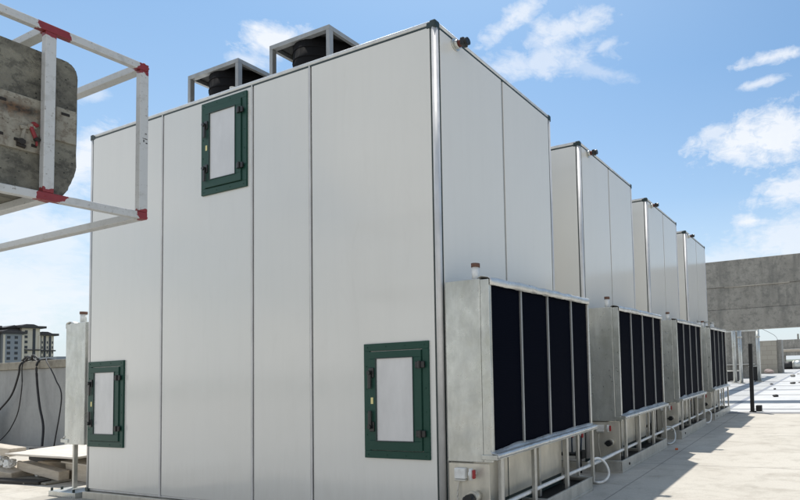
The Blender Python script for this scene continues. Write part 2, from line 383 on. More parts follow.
# ------------------------------------------------------------------ air coil cabinets on stands
def make_coil(side=1):
    """right-hand coil cabinet; side -1 = mirrored on the far side of the unit, on bare legs"""
    X = (lambda x: x) if side == 1 else (lambda x: -W-x-.11)
    root = thing('coil_cabinet', (X(.3), 1.1, 0))
    def bx(mb, a, b, bev=None): return mb.box((X(a[0]), a[1], a[2]), (X(b[0]), b[1], b[2]), bev)
    B = lambda mb, name, m, **k: mb.build(name, M[m], root, **k)
    y0, y1, zb, zt = .036, 2.2, .71, 2.43
    cs = B(bx(MB(.006), (.03, y0, zb), (.435, y1, zt)), 'casing', 'galv')
    # folded flange from the casing to the fin face
    for yy0, yy1 in ((y0+.004, y0+.03), (y1-.03, y1-.004)):
        B(bx(MB(.004), (.437, yy0, zb), (.535, yy1, zt-.012)), 'flange', 'galv')
    bs = [y0+.03, .597, 1.14, 1.71, y1-.03]
    for a, b in zip(bs, bs[1:]):
        B(bx(MB(), (.44, a+.012, .80), (.512, b-.012, zt-.06)), 'fin_panel', 'fin')
    for b in bs[1:-1]:
        B(bx(MB(.002), (.49, b-.012, .80), (.532, b+.012, zt-.06)), 'mullion', 'zinc')
    for yy in (y0+.03, y1-.045):
        B(bx(MB(.002), (.49, yy, .80), (.534, yy+.016, zt-.06)), 'side_frame', 'galv2')
    # crumpled flashing along the top
    fl = MB(); nseg = 44
    prof = [(.40, 2.432), (.44, 2.452), (.53, 2.445), (.553, 2.425), (.550, 2.362), (.540, 2.362)]
    rows = []
    for k in range(nseg+1):
        y = y0+.005+(y1-y0-.01)*k/nseg
        row = []
        for j, (px, pz) in enumerate(prof):
            q = mnoise.noise(Vector((y*7, j*1.7, side*3)))*.010*(1 if j in (1, 2, 3, 4) else .4)+mnoise.noise(Vector((y*23, j*2.3, 5)))*.006
            row.append(fl.bm.verts.new((X(px+q), y, pz+q*.9)))
        rows.append(row)
    for a, b in zip(rows, rows[1:]):
        for j in range(len(prof)-1): fl.bm.faces.new((a[j], a[j+1], b[j+1], b[j]))
    f = B(fl, 'top_flashing', 'foil', smooth_=True)
    md = f.modifiers.new('thickness', 'SOLIDIFY'); md.thickness = .004
    # drip rail under the fins
    g = MB(.004); bx(g, (.42, y0-.01, .735), (.60, y1+.01, .782)); dr = B(g, 'drip_rail', 'galv')
    fl = MB(); rows = []
    for k in range(nseg+1):
        y = y0-.008+(y1-y0+.016)*k/nseg; row = []
        for j, (px, pz) in enumerate([(.525, .825), (.54, .797), (.575, .79), (.606, .788), (.608, .745)]):
            q = mnoise.noise(Vector((y*3.2, j*.6, side*9)))*.018*(1 if j == 0 else .15)+mnoise.noise(Vector((y*19, j*1.3, 2)))*.006
            row.append(fl.bm.verts.new((X(px), y, pz+q)))
        rows.append(row)
    for a, b in zip(rows, rows[1:]):
        for j in range(4): fl.bm.faces.new((a[j], a[j+1], b[j+1], b[j]))
    sub(fl, 'flashing', M['foil'], dr, root, smooth_=True).modifiers.new('thickness', 'SOLIDIFY').thickness = .003
    # legs
    legx = .54
    for yy in ((.16, .745, 1.455, 2.15) if side == 1 else (.16, 2.1)):
        B(bx(MB(.003), (legx-.02, yy-.022, .06), (legx+.02, yy+.022, .735)), 'leg', 'galv2')
    for yy in ((.45, 1.156, 1.769, 2.12) if side == 1 else (2.1,)):
        B(bx(MB(.003), (.33, yy-.02, .06), (.365, yy+.02, .72)), 'leg', 'galv2')
    # pipe stub on top
    st = B(MB().cyl((X(.32), y0+.10, zt-.01), (X(.32), y0+.10, zt+.135), .036, 16), 'pipe_stub', 'white', smooth_=True)
    sub(MB().cyl((X(.32), y0+.10, zt+.13), (X(.32), y0+.10, zt+.168), .042, 16), 'pipe_cap', M['cap'], st, root, smooth_=True)
    if side == 1:
        # open skid of four channels
        sk = MB(.004); a, b, c, d = .17, .62, -.20, 1.98
        for (p, q) in (((b-.03, c, 0), (b, d, .03)), ((b-.03, c, .145), (b, d, .17)), ((b-.012, c+.002, .03), (b-.004, d-.002, .145)),
                       ((a, c, 0), (a+.05, d, .03)), ((a, c, .145), (a+.05, d, .17)), ((a+.004, c+.002, .03), (a+.012, d-.002, .145)),
                       ((a+.05, c, 0), (b-.03, c+.05, .03)), ((a+.05, c, .145), (b-.03, c+.05, .17)), ((a+.02, c+.004, .03), (b-.02, c+.012, .145)),
                       ((a+.05, d-.05, 0), (b-.03, d, .03)), ((a+.05, d-.05, .145), (b-.03, d, .17)), ((a+.02, d-.012, .03), (b-.02, d-.004, .145)),
                       ((a+.05, .87, .12), (b-.03, .92, .165))): bx(sk, p, q)
        skid = B(sk, 'skid', 'galv2')
        sub(MB().cyl((b-.006, c+.28, .085), (b+.004, c+.28, .085), .02, 12), 'bolt_hole', M['char_and_shade'], skid, root)
        sub(bx(MB(), (a+.02, c+.02, .10), (b-.02, d-.02, .118)), 'shade_sheet', M['rubber'], skid, root)  # black sheet stands in for the shadowed gap inside the skid
        # lower cabinet
        lc = MB(.004); bx(lc, (.03, .07, .25), (.30, 1.77, .70)); low = B(lc, 'lower_cabinet', 'stain')
        B(bx(MB(.003), (.03, .046, .12), (.49, .066, .695)), 'end_plate', 'stain')
        ln = MB(.001)
        for yy in (.62, 1.2): bx(ln, (.296, yy, .22), (.303, yy+.012, .69))
        bx(ln, (.10, .09, .13), (.295, 1.76, .249)); sub(ln, 'seam_and_shade', M['gasket'], low, root)  # this black box is painted shade beneath the cabinet, joined to the panel seams
        # control box, small valve, outlet stub on the end plate
        cb = B(bx(MB(.006), (.12, .01, .555), (.245, .046, .655)), 'control_box', 'white')
        sub(bx(MB(.004), (.125, .004, .535), (.25, .04, .552)), 'box_lid', M['galv2'], cb, root)
        v = B(MB().cyl((.325, .046, .61), (.325, -.01, .61), .03, 12).cyl((.325, -.005, .66), (.325, -.005, .555), .018, 12), 'valve', 'white', smooth_=True)
        sub(MB(.006).box((.352, -.025, .57), (.378, .0, .65)), 'valve_handle', M['red'], v, root)
        o = B(MB().cyl((.36, .05, .40), (.36, -.03, .40), .05, 18).cyl((.36, -.03, .40), (.36, -.05, .40), .062, 18), 'outlet_stub', 'stain', smooth_=True)
        sub(MB().cyl((.36, -.045, .40), (.36, -.10, .40), .045, 16).cyl((.30, -.08, .40), (.42, -.08, .40), .02, 10), 'outlet_cap', M['black'], o, root)
        cbl = MB().tube([(.16, .03, .54), (.15, .02, .4), (.17, .025, .2), (.16, .03, .03)], .007)
        sub(cbl, 'cable', M['galv2'], cb, root)
    else:
        g = MB(.004); bx(g, (.02, -.05, .0), (.70, .21, .07)); bx(g, (.02, 2.03, .0), (.70, 2.17, .07)); bx(g, (.33, .21, .0), (.40, 2.03, .06)); B(g, 'foot_beam', 'galv')
        bl = MB(); 
        for xx, yy in ((.66, -.03), (.60, .05), (.1, -.03)): bl.cyl((X(xx), yy, .07), (X(xx), yy, .11), .014, 8)
        B(bl, 'bolts', 'gasket')
    return root
coil = make_coil()
CL = ('nearest galvanised coil cabinet with four black fin panels, standing beside the largest cooling unit',
      'second galvanised coil cabinet from the camera, standing beside the second cooling unit',
      'third galvanised coil cabinet from the camera, beside the third cooling unit',
      'farthest and smallest galvanised coil cabinet, at the end of the row near the black post')
tag(coil, CL[0], 'coil cabinet', 'coil cabinets along the side of the cooling units')
for i in range(1, 4):
    c = copy_tree(coil); c.location.y += PITCH*i; c['label'] = CL[i]
lc = make_coil(-1)
tag(lc, 'narrow coil cabinet seen edge on, at the left rear edge of the largest cooling unit', 'coil cabinet')

# white stubs on the rear of the farthest coil, seen as a small cluster
for k, (xx, yy) in enumerate(((.12, 10.1), (.2, 10.6), (.28, 11.0), (.2, 11.5))):
    t = thing('vent_pipe', (xx, yy, 2.40))
    p = MB().cyl((xx, yy, 2.40), (xx, yy, 2.62), .045, 14).build('pipe', M['white'], t, smooth_=True)
    MB().cyl((xx, yy, 2.61), (xx, yy, 2.65), .055, 14).build('cap', M['galv2'], t, smooth_=True)
    tag(t, 'short white vent pipe in the small cluster on top of the farthest coil cabinet', 'pipe', 'white vent pipes on the farthest coil cabinet')

# white conduit lying along the skids, hoses in the gaps
cd = MB().tube([(.50, -.6, .275), (.49, .5, .275), (.50, 1.6, .278), (.51, 2.4, .27), (.50, 3.4, .276), (.49, 5.0, .276), (.50, 5.8, .268), (.50, 7.2, .277), (.49, 9, .275), (.5, 11.4, .276)], .021, 10)
tag(cd.build('conduit_pipe', M['white'], smooth_=True), 'long white conduit pipe running low along the skids of all the coil cabinets', 'pipe')
cd = MB().tube([(.45, -.6, .268), (.44, .8, .269), (.46, 1.6, .268), (.44, 2.6, .266), (.45, 4, .268), (.44, 5.6, .266), (.45, 7.5, .268), (.45, 9.5, .268), (.44, 11.3, .268)], .013, 8)
tag(cd.build('conduit_pipe', M['galv'], smooth_=True), 'thin grey conduit lying beside the long white pipe along the skids', 'pipe')
hl = ('white drain hose looping to the ground in the gap after the nearest coil cabinet',
      'white drain hose looping to the ground in the gap after the second coil cabinet',
      'white drain hose looping to the ground in the gap after the third coil cabinet')
for i in range(3):
    dy = PITCH*i; j = .08*i
    h = MB().tube([(.47, 2.15+dy, .30), (.55, 2.28+dy, .34), (.60, 2.42+dy+j, .25), (.63, 2.46+dy, .10), (.60, 2.36+dy, .025), (.50, 2.3+dy, .02), (.30, 2.5+dy+j, .02), (.1, 2.6+dy, .02)], .017, 9)
    tag(h.build('drain_hose', M['white'] if i != 1 else M['galv'], smooth_=True), hl[i] if i != 1 else 'grey drain hose coiled in the gap after the second coil cabinet', 'hose', 'drain hoses in the gaps')
# drain pipes with two red valves in each gap, in front of the next unit's corner
vl = ('dark drain pipe with two red valves in the gap behind the nearest coil cabinet', 'dark drain pipe with two red valves in the gap behind the second coil cabinet',
      'dark drain pipe with two red valves in the gap behind the third coil cabinet')
def drain():
    t = thing('drain_pipe', (-.05, 2.85, 0))
    MB().cyl((-.62, 2.87, .27), (.06, 2.87, .27), .028, 12).cyl((-.60, 2.87, .0), (-.60, 2.87, .29), .028, 12).cyl((.0, 2.87, 0), (.0, 2.87, .3), .022, 10).build('pipe', M['black'], t, smooth_=True)
    MB(.01).box((-.05, 2.81, .21), (.07, 2.92, .33)).build('pump', M['black'], t)
    MB().cyl((.01, 2.87, .30), (.03, 2.87, .55), .014, 10).cyl((-.13, 2.87, .27), (-.13, 2.87, .55), .012, 10).build('riser_pipe', M['blue'], t, smooth_=True)
    for xx in (.03, -.13):
        v = MB().cyl((xx-.04, 2.87, .55), (xx+.02, 2.87, .55), .02, 10).build('valve', M['white'], t, smooth_=True)
        sub(MB(.006).box((xx+.002, 2.85, .51), (xx+.026, 2.89, .585)), 'valve_handle', M['red'], v, t)
    return t
d0 = drain(); tag(d0, vl[0], 'drain pipe', 'drain pipes in the gaps')
for i in range(1, 3):
    c = copy_tree(d0); c.location.y += PITCH*i; c['label'] = vl[i]

# ------------------------------------------------------------------ white tube frame and concrete block, upper left
T = .05
t = thing('tube_frame', (-2.1, -2.8, 0))
def sq(p, q, name, s=T):
    m = MB(.004); h = s/2
    m.box(tuple(min(a, b)-(h if abs(a-b) < 1e-6 else 0) for a, b in zip(p, q)), tuple(max(a, b)+(h if abs(a-b) < 1e-6 else 0) for a, b in zip(p, q)))
    return m.build(name, M['tube'], t)
zt, zb, xf, xr, ya, yb, yc = 3.822, 2.748, -1.0, -3.2, -1.858, -2.335, -3.55
h = T/2
sq((xf, yc-h, zt), (xf, ya+h, zt), 'rail'); sq((xf, yc-h, zb), (xf, ya+h, zb), 'rail')
sq((xr, yc-h, zt), (xr, ya+h, zt), 'rail'); sq((xr, yc-h, zb), (xr, ya+h, zb), 'rail')
for y in (ya, yb, yc):
    for x in (xf, xr): sq((x, y, zb+h+.001), (x, y, zt-h-.001), 'upright')
    for z in (zt, zb): sq((xr+h+.001, y, z), (xf-h-.001, y, z), 'cross_rail')
for x, y in ((xf, yc), (xr, yc), (xr, ya)): sq((x, y, 0), (x, y, zb-h-.001), 'leg')
rnd = random.Random(3)
for (j, ax) in ((JA, 1), (JB, 0), (JC, 1), (JD, 0)):
    w = MB()
    for k in range(12):
        bmesh.ops.create_icosphere(w.bm, subdivisions=2, radius=rnd.uniform(.005, .009), matrix=Matrix.Translation((j[0]+rnd.uniform(-.012, .022), j[1]+rnd.uniform(-.028, .028), j[2]+rnd.uniform(-.024, .024))))
    w.build('weld', M['redpaint'], t)
mk = MB()
for (yy, zz, w_, h_) in ((-1.852, 3.335, .010, .006), (-1.866, 3.300, .018, .004), (-1.850, 3.298, .012, .005), (-1.862, 3.275, .006, .018), (-1.848, 3.268, .010, .008)): mk.box((-.9752, yy, zz), (-.9744, yy+w_, zz+h_))
mk.build('ink_mark', M['char_and_shade'], t)
tag(t, 'white square tube frame with red painted welds hanging over the upper left', 'metal frame')

t = thing('concrete_block', (-1.4, -2.9, 2.775))
rb = random.Random(21)
poly = [(-3.48, 2.776), (-2.9, 2.772), (-2.6, 2.779), (-2.40, 2.774), (-2.29, 2.778), (-2.262, 2.79), (-2.252, 2.84), (-2.232, 2.875), (-2.214, 2.935), (-2.205, 2.99), (-2.209, 3.15), (-2.203, 3.3), (-2.207, 3.45), (-2.205, 3.60), (-2.211, 3.65), (-2.238, 3.68), (-2.27, 3.688), (-2.42, 3.684), (-2.6, 3.69), (-2.85, 3.682), (-3.48, 3.686)]
mb = MB().prism([(a+.028+rb.uniform(-.003, .003), b+rb.uniform(-.003, .003)) for a, b in poly], -1.66, -1.055, 0)
bmesh.ops.bevel(mb.bm, geom=list(mb.bm.edges), offset=.008, segments=2, affect='EDGES')
ob = mb.build('block', M['block'], t)
# embedded plates with slots
for (y0, y1, z0, z1) in ((-2.62, -2.30, 3.02, 3.36), (-2.285, -2.186, 3.14, 3.36), (-3.2, -2.8, 3.02, 3.36)):
    pl = MB(.004).box((-1.07, y0, z0), (-1.038, y1, z1)).build('embedded_plate', M['plate'], t)
    w_ = y1-y0
    for (fy, fz, lw) in ((.25, .82, .04), (.3, .2, .015), (.52, .16, .012), (.75, .12, .012)):
        if w_ < .1: 
            if fz < .5: continue
            fy, lw = .45, .02
        sub(MB(.002).box((-1.0375, y0+fy*w_-lw, z0+fz*(z1-z0)-.008), (-1.0345, y0+fy*w_+lw, z0+fz*(z1-z0)+.01)), 'slot', M['char_and_shade'], pl, t)
tag(t, 'stained grey concrete block with embedded steel plates inside the white tube frame', 'concrete block')
t = thing('clamp', (-1.0, -2.39, 3.0))
rk = Matrix.Rotation(R(18), 3, 'X')
MB(.004).box((-1.035, -2.445, 3.155), (-1.022, -2.375, 3.178), rot=rk).box((-1.035, -2.437, 3.085), (-1.024, -2.423, 3.155), .003, rot=Matrix.Rotation(R(-8), 3, 'X')).cyl((-1.03, -2.40, 3.175), (-1.015, -2.40, 3.175), .016, 12).build('bracket', M['plate'], t)
MB(.005).box((-1.03, -2.398, 3.10), (-1.012, -2.380, 3.175), rot=rk).cyl((-1.03, -2.385, 3.20), (-1.012, -2.38, 3.185), .013, 10).box((-1.028, -2.378, 3.06), (-1.014, -2.370, 3.12), .003).build('jaw', M['redpaint'], t)
MB(.003).cyl((-1.035, -2.44, 3.065), (-1.01, -2.44, 3.065), .019, 6).cyl((-1.03, -2.455, 3.045), (-1.03, -2.42, 3.04), .012, 10).cyl((-1.03, -2.374, 3.10), (-1.005, -2.374, 3.10), .013, 12).build('bolt', M['char_and_shade'], t)
tag(t, 'rusty red and white clamp with black bolt on the post before the concrete block', 'clamp')

# ------------------------------------------------------------------ left background: parapet, cables, rubble
t = thing('parapet_wall', (-25, 3.0, 0))
MB(.01).box((-42, 2.9, 0), (-8.8, 3.12, 1.95)).build('wall', M['wall'], t)
MB(.02).box((-42, 2.84, 1.952), (-8.8, 3.18, 2.15)).build('coping', M['coping'], t)
tag(t, 'grey rendered parapet wall with dirty coping, behind the pile of boards', 'wall')
CABS = [([(-15.6, 3.2, 2.17), (-15.85, 2.95, 2.19), (-15.88, 2.80, 2.08), (-15.97, 2.8, 1.81), (-16.25, 2.78, 1.30), (-16.65, 2.7, .91), (-17.05, 2.6, .54), (-17.6, 2.3, .02)], .019, 'thick black cable hanging over the parapet and swinging down to the left edge'),
        ([(-15.4, 3.2, 2.17), (-15.78, 2.95, 2.19), (-15.78, 2.80, 2.08), (-15.757, 2.79, 1.55), (-15.88, 2.78, .91), (-16.12, 2.76, .53), (-16.26, 2.7, .3), (-16.3, 2.5, .02)], .011, 'thin grey cable hanging in the middle of the cables on the parapet'),
        ([(-15.3, 3.2, 2.17), (-15.08, 2.95, 2.19), (-15.06, 2.80, 2.08), (-15.03, 2.79, 1.66), (-14.86, 2.78, 1.04), (-14.56, 2.74, .54), (-14.22, 2.6, .05)], .022, 'thickest black cable sloping down the parapet to the right behind the boards'),
        ([(-15.3, 3.1, 2.18), (-15.0, 2.95, 2.20), (-14.62, 2.80, 2.12), (-14.33, 2.78, 1.89), (-14.09, 2.77, 1.64), (-13.8, 2.76, 1.2), (-13.7, 2.6, .03)], .012, 'thin black cable arching off the coping beside the coil cabinet')]
for p, r, l in CABS: tag(MB().tube(p, r, 8).build('cable', M['rubber'], smooth_=True), l, 'cable', 'cables hanging over the parapet')
k = MB().tube([(-15.9, 2.84, 2.18), (-15.7, 2.86, 2.28), (-15.5, 2.85, 2.20), (-15.35, 2.83, 2.30), (-15.15, 2.85, 2.19), (-15.3, 2.9, 2.12), (-15.6, 2.86, 2.26), (-15.8, 2.85, 2.14)], .022, 8)
tag(k.build('cable_tangle', M['rubber'], smooth_=True), 'tangled knot of cable lying on top of the parapet coping', 'cable')
tp = MB(); r0 = []
for i in range(7):
    z = 0+i*.17; r0.append([tp.bm.verts.new((-17.3+j*.09+.03*math.sin(i*1.3+j), 2.45+.05*math.sin(j*1.9+i*.8), z)) for j in range(7)])
for a, b in zip(r0, r0[1:]):
    for j in range(6): tp.bm.faces.new((a[j], a[j+1], b[j+1], b[j]))
o = tp.build('tarpaulin', M['tarp'], smooth_=True); sm = o.modifiers.new('t', 'SOLIDIFY'); sm.thickness = .01
tag(o, 'small crumpled teal tarpaulin against the parapet at the left edge', 'tarpaulin')

def slabboard(c, size, rz, rx, ry, m, label, name='board'):
    b = MB(.01).box(tuple(-s/2 for s in size), tuple(s/2 for s in size))
    o = b.build(name, M[m]); o.location = c; o.rotation_euler = (R(rx), R(ry), R(rz))
    return tag(o, label, 'board', 'discarded boards piled before the parapet')
G_ = 'timber'
slabboard((-8.40, .88, .44), (1.95, 1.0, .035), 2, 1.5, .5, 'board', 'wide pale board lying flat across the top of the rubble pile')
slabboard((-9.0, 1.25, .36), (2.2, .9, .03), 3, 2.5, .5, 'board', 'second pale board just behind the top board of the pile')
slabboard((-9.95, .50, .475), (1.3, .2, .13), -2, 0, 2, 'timber', 'thick beige slab end at the upper left of the pile', G_)
slabboard((-8.72, .56, .16), (1.45, .13, .15), -2, 0, 4.5, 'timber', 'beige timber sloping down to the right under the top board', G_)
slabboard((-9.72, .42, .11), (.95, .3, .2), 14, 8, 8, 'timber', 'broad beige timber offcut at the lower left end of the pile', G_)
slabboard((-7.75, .98, .135), (.95, .72, .26), -3, 0, 1, 'timber', 'short thick timber block at the right end of the pile, by the metal leg', G_)
slabboard((-7.85, .98, .285), (1.0, .74, .03), -3, 1, 1.2, 'board', 'pale board lying on the timber block at the right end of the pile')
slabboard((-9.1, .98, .15), (1.3, .14, .13), 3, 0, -1, 'timber', 'beige timber lying level in the shade behind the sloping one', G_)
slabboard((-8.9, .30, .03), (1.5, .16, .05), 6, 0, 0, 'char_and_shade', 'flat dark plank on the ground in front of the pile', 'plank')
slabboard((-9.1, 1.18, .20), (2.9, .2, .38), 1, 0, 0, 'char_and_shade', 'dark filler standing in for the shade beneath the boards', 'shade_filler')  # black filler added for the shade under the pile
slabboard((-8.6, .62, .02), (1.3, .5, .03), -5, 0, 0, 'coping', 'thin dirty sheet on the ground under the sloping timber', 'sheet')
for i, (x, y, z, s) in enumerate(((-9.70, .42, .30, .085), (-9.50, .46, .25, .07), (-8.95, .62, .075, .05))):
    mb = MB(); bmesh.ops.create_icosphere(mb.bm, subdivisions=4, radius=s)
    for v in mb.bm.verts: v.co *= 1+.5*abs(mnoise.noise(v.co*22+Vector((i*3, 0, 0))))+.25*mnoise.noise(v.co*50)
    o = mb.build('plastic_bag', M['white']); o.location = (x, y, z)
    tag(o, ('largest crumpled white plastic bag stuffed under the slab end at left', 'medium crumpled white plastic bag right of the largest one', 'small crumpled white scrap on the ground under the sloping timber')[i], 'plastic bag', 'white plastic under the boards')
rr = random.Random(11)
for i, (x, y, s) in enumerate(((-8.15, .42, .035), (-8.5, .30, .045), (-9.2, .25, .05), (-7.95, .62, .03))):
    mb = MB(); bmesh.ops.create_icosphere(mb.bm, subdivisions=2, radius=s)
    for v in mb.bm.verts: v.co = Vector((v.co.x, v.co.y, v.co.z*.5))*(1+.5*mnoise.noise(v.co*9+Vector((i*5, 0, 0))))
    o = mb.build('rubble_piece', M['coping']); o.location = (x, y, s*.4)
    tag(o, 'small grey lump of rubble on the ground before the board pile', 'rubble', 'rubble before the boards')

# ------------------------------------------------------------------ left far: apartment building seen above the parapet
BW = mat('cream_render', (.68, .61, .50), .85); BB = mat('blue_grey_cladding', (.27, .29, .32), .7); BR = mat('brown_fascia', (.055, .05, .05), .7); BG = mat('dark_window_glass', (.03, .035, .045), .3)
def wing(root, y0, y1, z1, m, x=-130, z0=-22, dep=14, over=1.0, rh=1.2):
    MB().box((x-dep, y0, z0), (x, y1, z1)).build('wall', m, root)
    rf = MB(.05).box((x-dep-over, y0-over*.8, z1), (x+over, y1+over*.8, z1+rh)).prism([(y0-.2, z1+rh), (y1+.2, z1+rh), (y1-2, z1+rh*1.9), (y0+2, z1+rh*1.9)], x-dep+1, x-1, 0)
    rf.build('roof', BR, root)
def wins(root, ys, zs, w, hh, x=-130, band=None):
    for y in ys:
        for z in zs:
            f = MB().box((x-.1, y-w/2, z-hh/2), (x+.04, y+w/2, z+hh/2)).build('window', BG, root)
            sub(MB().box((x+.02, y-w/2-.05, z-hh/2-.09), (x+.16, y+w/2+.05, z-hh/2-.01)), 'sill', BW, f, root)
FX = -397  # apartment block coordinates scaled about the camera, then baked as constants
t = thing('apartment_block', (FX-20, 140, -22))
wing(t, 137.0, 143.8, 30.9, BW, x=FX, dep=30, over=2.2)
wins(t, [138.6], [1.5+2.75*k for k in range(11)], 1.1, 1.4, x=FX)
MB().box((FX-.3, 141.0, -22), (FX+.1, 142.1, 30.7)).build('window_strip', BG, t)
wing(t, 129.6, 137.0, 27.6, BB, x=FX+2, dep=26, over=1.2)
wins(t, [131.6, 134.3], [.9+2.75*k for k in range(10)], 1.2, 1.5, x=FX+2)
wing(t, 143.8, 150.0, 27.2, BW, x=FX-2, dep=28, over=1.8)
for yy in (144.6, 146.4, 148.5): MB().box((FX-2.1, yy-.45, -22), (FX-1.9, yy+.45, 27)).build('window_strip', BG, t)
wins(t, [145.5, 147.5, 149.5], [1.5+2.75*k for k in range(9)], .5, 1.3, x=FX-2)
MB().box((FX-2.2, 143.9, 18.6), (FX-1.2, 150.6, 19.3)).box((FX-.1, 136.5, 18.9), (FX+.9, 143.7, 19.5)).box((FX+1.9, 130, 10.9), (FX+2.6, 136.9, 11.4)).build('balcony_band', BR, t)
for yy, xx in ((130.0, FX+2.2), (136.7, FX+2.4), (143.6, FX+.3)): MB().box((xx-.5, yy-.35, -22), (xx, yy+.35, 27)).build('pilaster', BW, t)
MB(.1).box((FX-16, 132.5, 28.4), (FX-2, 136.9, 31.0)).prism([(131.6, 31.0), (137.6, 31.0), (134.6, 32.4)], FX-17, FX-1, 0).build('roof_house', BR, t)
tag(t, 'cream and blue apartment block with flat brown roofs, above the parapet', 'building')
t = thing('apartment_block', (FX-20, 115, -22))
wing(t, 100, 128.2, 30.4, BW, x=FX, dep=30, over=1.5); wins(t, [127, 124.6, 121.9, 119, 116], [1.5+2.75*k for k in range(10)], 1.2, 1.5, x=FX)
tag(t, 'cream apartment block cut off at the left edge of the picture', 'building')
t = thing('office_building', (-250, 92, -22))
MB().box((-262, 93.8, -22), (-250, 112, 10.5)).build('wall', BB, t); 
for z in (-2, 2, 6): MB().box((-249.98, 94.3, z-.7), (-249.9, 111.5, z+.7)).build('window_band', BG, t)
tag(t, 'small dark blue building peeking out right of the cream apartment block', 'building')

# ------------------------------------------------------------------ right background
t = thing('concrete_beam', (2, 16, 0))
b = MB(.02).box((-9, 15.8, 4.28), (13, 16.2, 5.30)); b.box((-9, 15.83, 3.42), (13, 16.17, 4.278)); b.box((-9, 15.8, 2.62), (13, 16.2, 3.418))
o = b.build('beam', M['beam'], t)
for x in (-8.6, 12.4): MB(.02).box((x-.3, 15.78, 0), (x+.3, 16.22, 2.618)).build('column', M['beam'], t)
j = MB(.004).box((-.2, 15.79, 4.262), (2.2, 15.835, 4.29)).box((4, 15.79, 4.265), (7, 15.835, 4.288)); j.build('mortar_line', M['slab'], t)
tag(t, 'deep weathered concrete beam spanning over the roof at the right', 'beam')
t = thing('concrete_beam', (-2.5, 26, 0))
MB(.02).box((-2.75, 17.2, 4.9), (-2.2, 40, 5.5)).build('beam', M['beam'], t)
for y in (17.5, 39.6): MB(.02).box((-2.7, y-.25, 0), (-2.25, y+.25, 4.898)).build('column', M['beam'], t)
tag(t, 'long narrow concrete beam running away behind the deep beam', 'beam')
t = thing('shed_wall', (-6, 36.2, 0))
w = MB(.01).box((-14, 36, 0), (-1.75, 36.4, 5.2)).build('wall', M['beam'], t)
for x in (-5.2, -4.4, -3.6, -2.9, -2.2): MB(.01).box((x-.06, 35.93, 0), (x+.06, 35.998, 5.2)).build('rib', M['beam'], t)
MB(.01).box((-14, 35.7, 1.0), (-1.9, 35.99, 1.08)).build('shelf', M['galv2'], t)
tag(t, 'grey ribbed concrete wall behind the vertical pipes', 'wall')
for i, (x, y, z1, r) in enumerate(((-2.14, 28.5, 4.6, .12), (-1.60, 27.5, 3.25, .11), (-.80, 29.5, 3.3, .115))):
    t = thing('vertical_pipe', (x, y, 0))
    MB().cyl((x, y, .0), (x, y, z1), r, 18).build('pipe', M['galv'], t, smooth_=True)
    MB().cyl((x, y, 0), (x, y, .06), r*1.9, 18).cyl((x, y, z1-.5), (x, y, z1-.42), r*1.35, 18).build('collar', M['galv2'], t)
    tag(t, ('tallest grey standing pipe at left of the group, next to the farthest coil', 'middle grey standing pipe just left of the black post', 'right grey standing pipe beside the pale block wall')[i], 'pipe', 'standing pipes under the beam')
tag(MB().cyl((-3.6, 28.6, 3.22), (-.7, 28.6, 3.22), .06, 12).cyl((-3.0, 28.6, 3.22), (-3.0, 28.6, 0), .05, 10).build('cross_pipe', M['galv'], smooth_=True), 'thin horizontal pipe joining the tops of the standing pipes', 'pipe')
for k, (yy, w_) in enumerate(((12.15, .10), (17.9, .22), (21.2, .30), (24.6, .3), (29.0, .4))):
    struct('deck_strip', MB().box((-7.5, yy, -.02), (29, yy+w_, .010)), M['strip'])
t = thing('black_post', (1.29, 11.4, 0))
MB(.01).box((1.235, 11.35, .02), (1.345, 11.45, 1.98), rot=Matrix.Rotation(R(.8), 3, 'Y')).build('post', M['rubber'], t)
MB(.005).box((1.2, 11.3, .006), (1.38, 11.5, .03)).build('foot_plate', M['rubber'], t)
tag(t, 'black post standing alone on the roof beyond the last coil cabinet', 'post')
DR = [((1.44, 11.6, 0), .17, 'black square block on the deck beside the black post'), ((1.40, 17.0, 0), .16, 'black lump on the pale deck, halfway between black post and the far wall'),
      ((1.40, 26.3, 0), .2, 'small dark lump farther back on the pale deck'), ((1.95, 31, 0), .2, 'dark scrap at the right edge of the far deck'), ((.75, 36, 0), .25, 'low grey scrap lying on the deck far behind'), ((.9, 21.5, 0), .09, 'tiny grey scrap on the middle of the pale deck')]
for i, (c, s, l) in enumerate(DR):
    mb = MB(.01)
    if i == 0: mb.box((-s/2, -s/2, 0), (s/2, s/2, s*1.0), .02)
    else:
        bmesh.ops.create_icosphere(mb.bm, subdivisions=2, radius=s*.6)
        for v in mb.bm.verts: v.co = Vector((v.co.x*1.2, v.co.y, v.co.z*.7+s*.3))*(1+.5*mnoise.noise(v.co*6+Vector((i*4, 0, 0))))
    o = mb.build('scrap_block' if i else 'rubber_block', M['rubber'] if i != 4 else M['beam']); o.location = (c[0], c[1], .008)
    tag(o, l, 'scrap', 'bits lying on the pale deck')
rr = random.Random(5)
for i in range(16):
    x, y = rr.uniform(-.3, 5.5), rr.uniform(20, 44); s = rr.uniform(.05, .13)
    mb = MB(); bmesh.ops.create_icosphere(mb.bm, subdivisions=1, radius=s)
    for v in mb.bm.verts: v.co = Vector((v.co.x*1.6, v.co.y, v.co.z*.5+s*.2))
    o = mb.build('debris', M[rr.choice(['beam', 'rubber', 'coping'])]); o.location = (x, y, .008); o.rotation_euler.z = rr.random()*6
    tag(o, 'tiny scrap of debris scattered on the far pale deck', 'debris', 'scattered debris on the far deck')
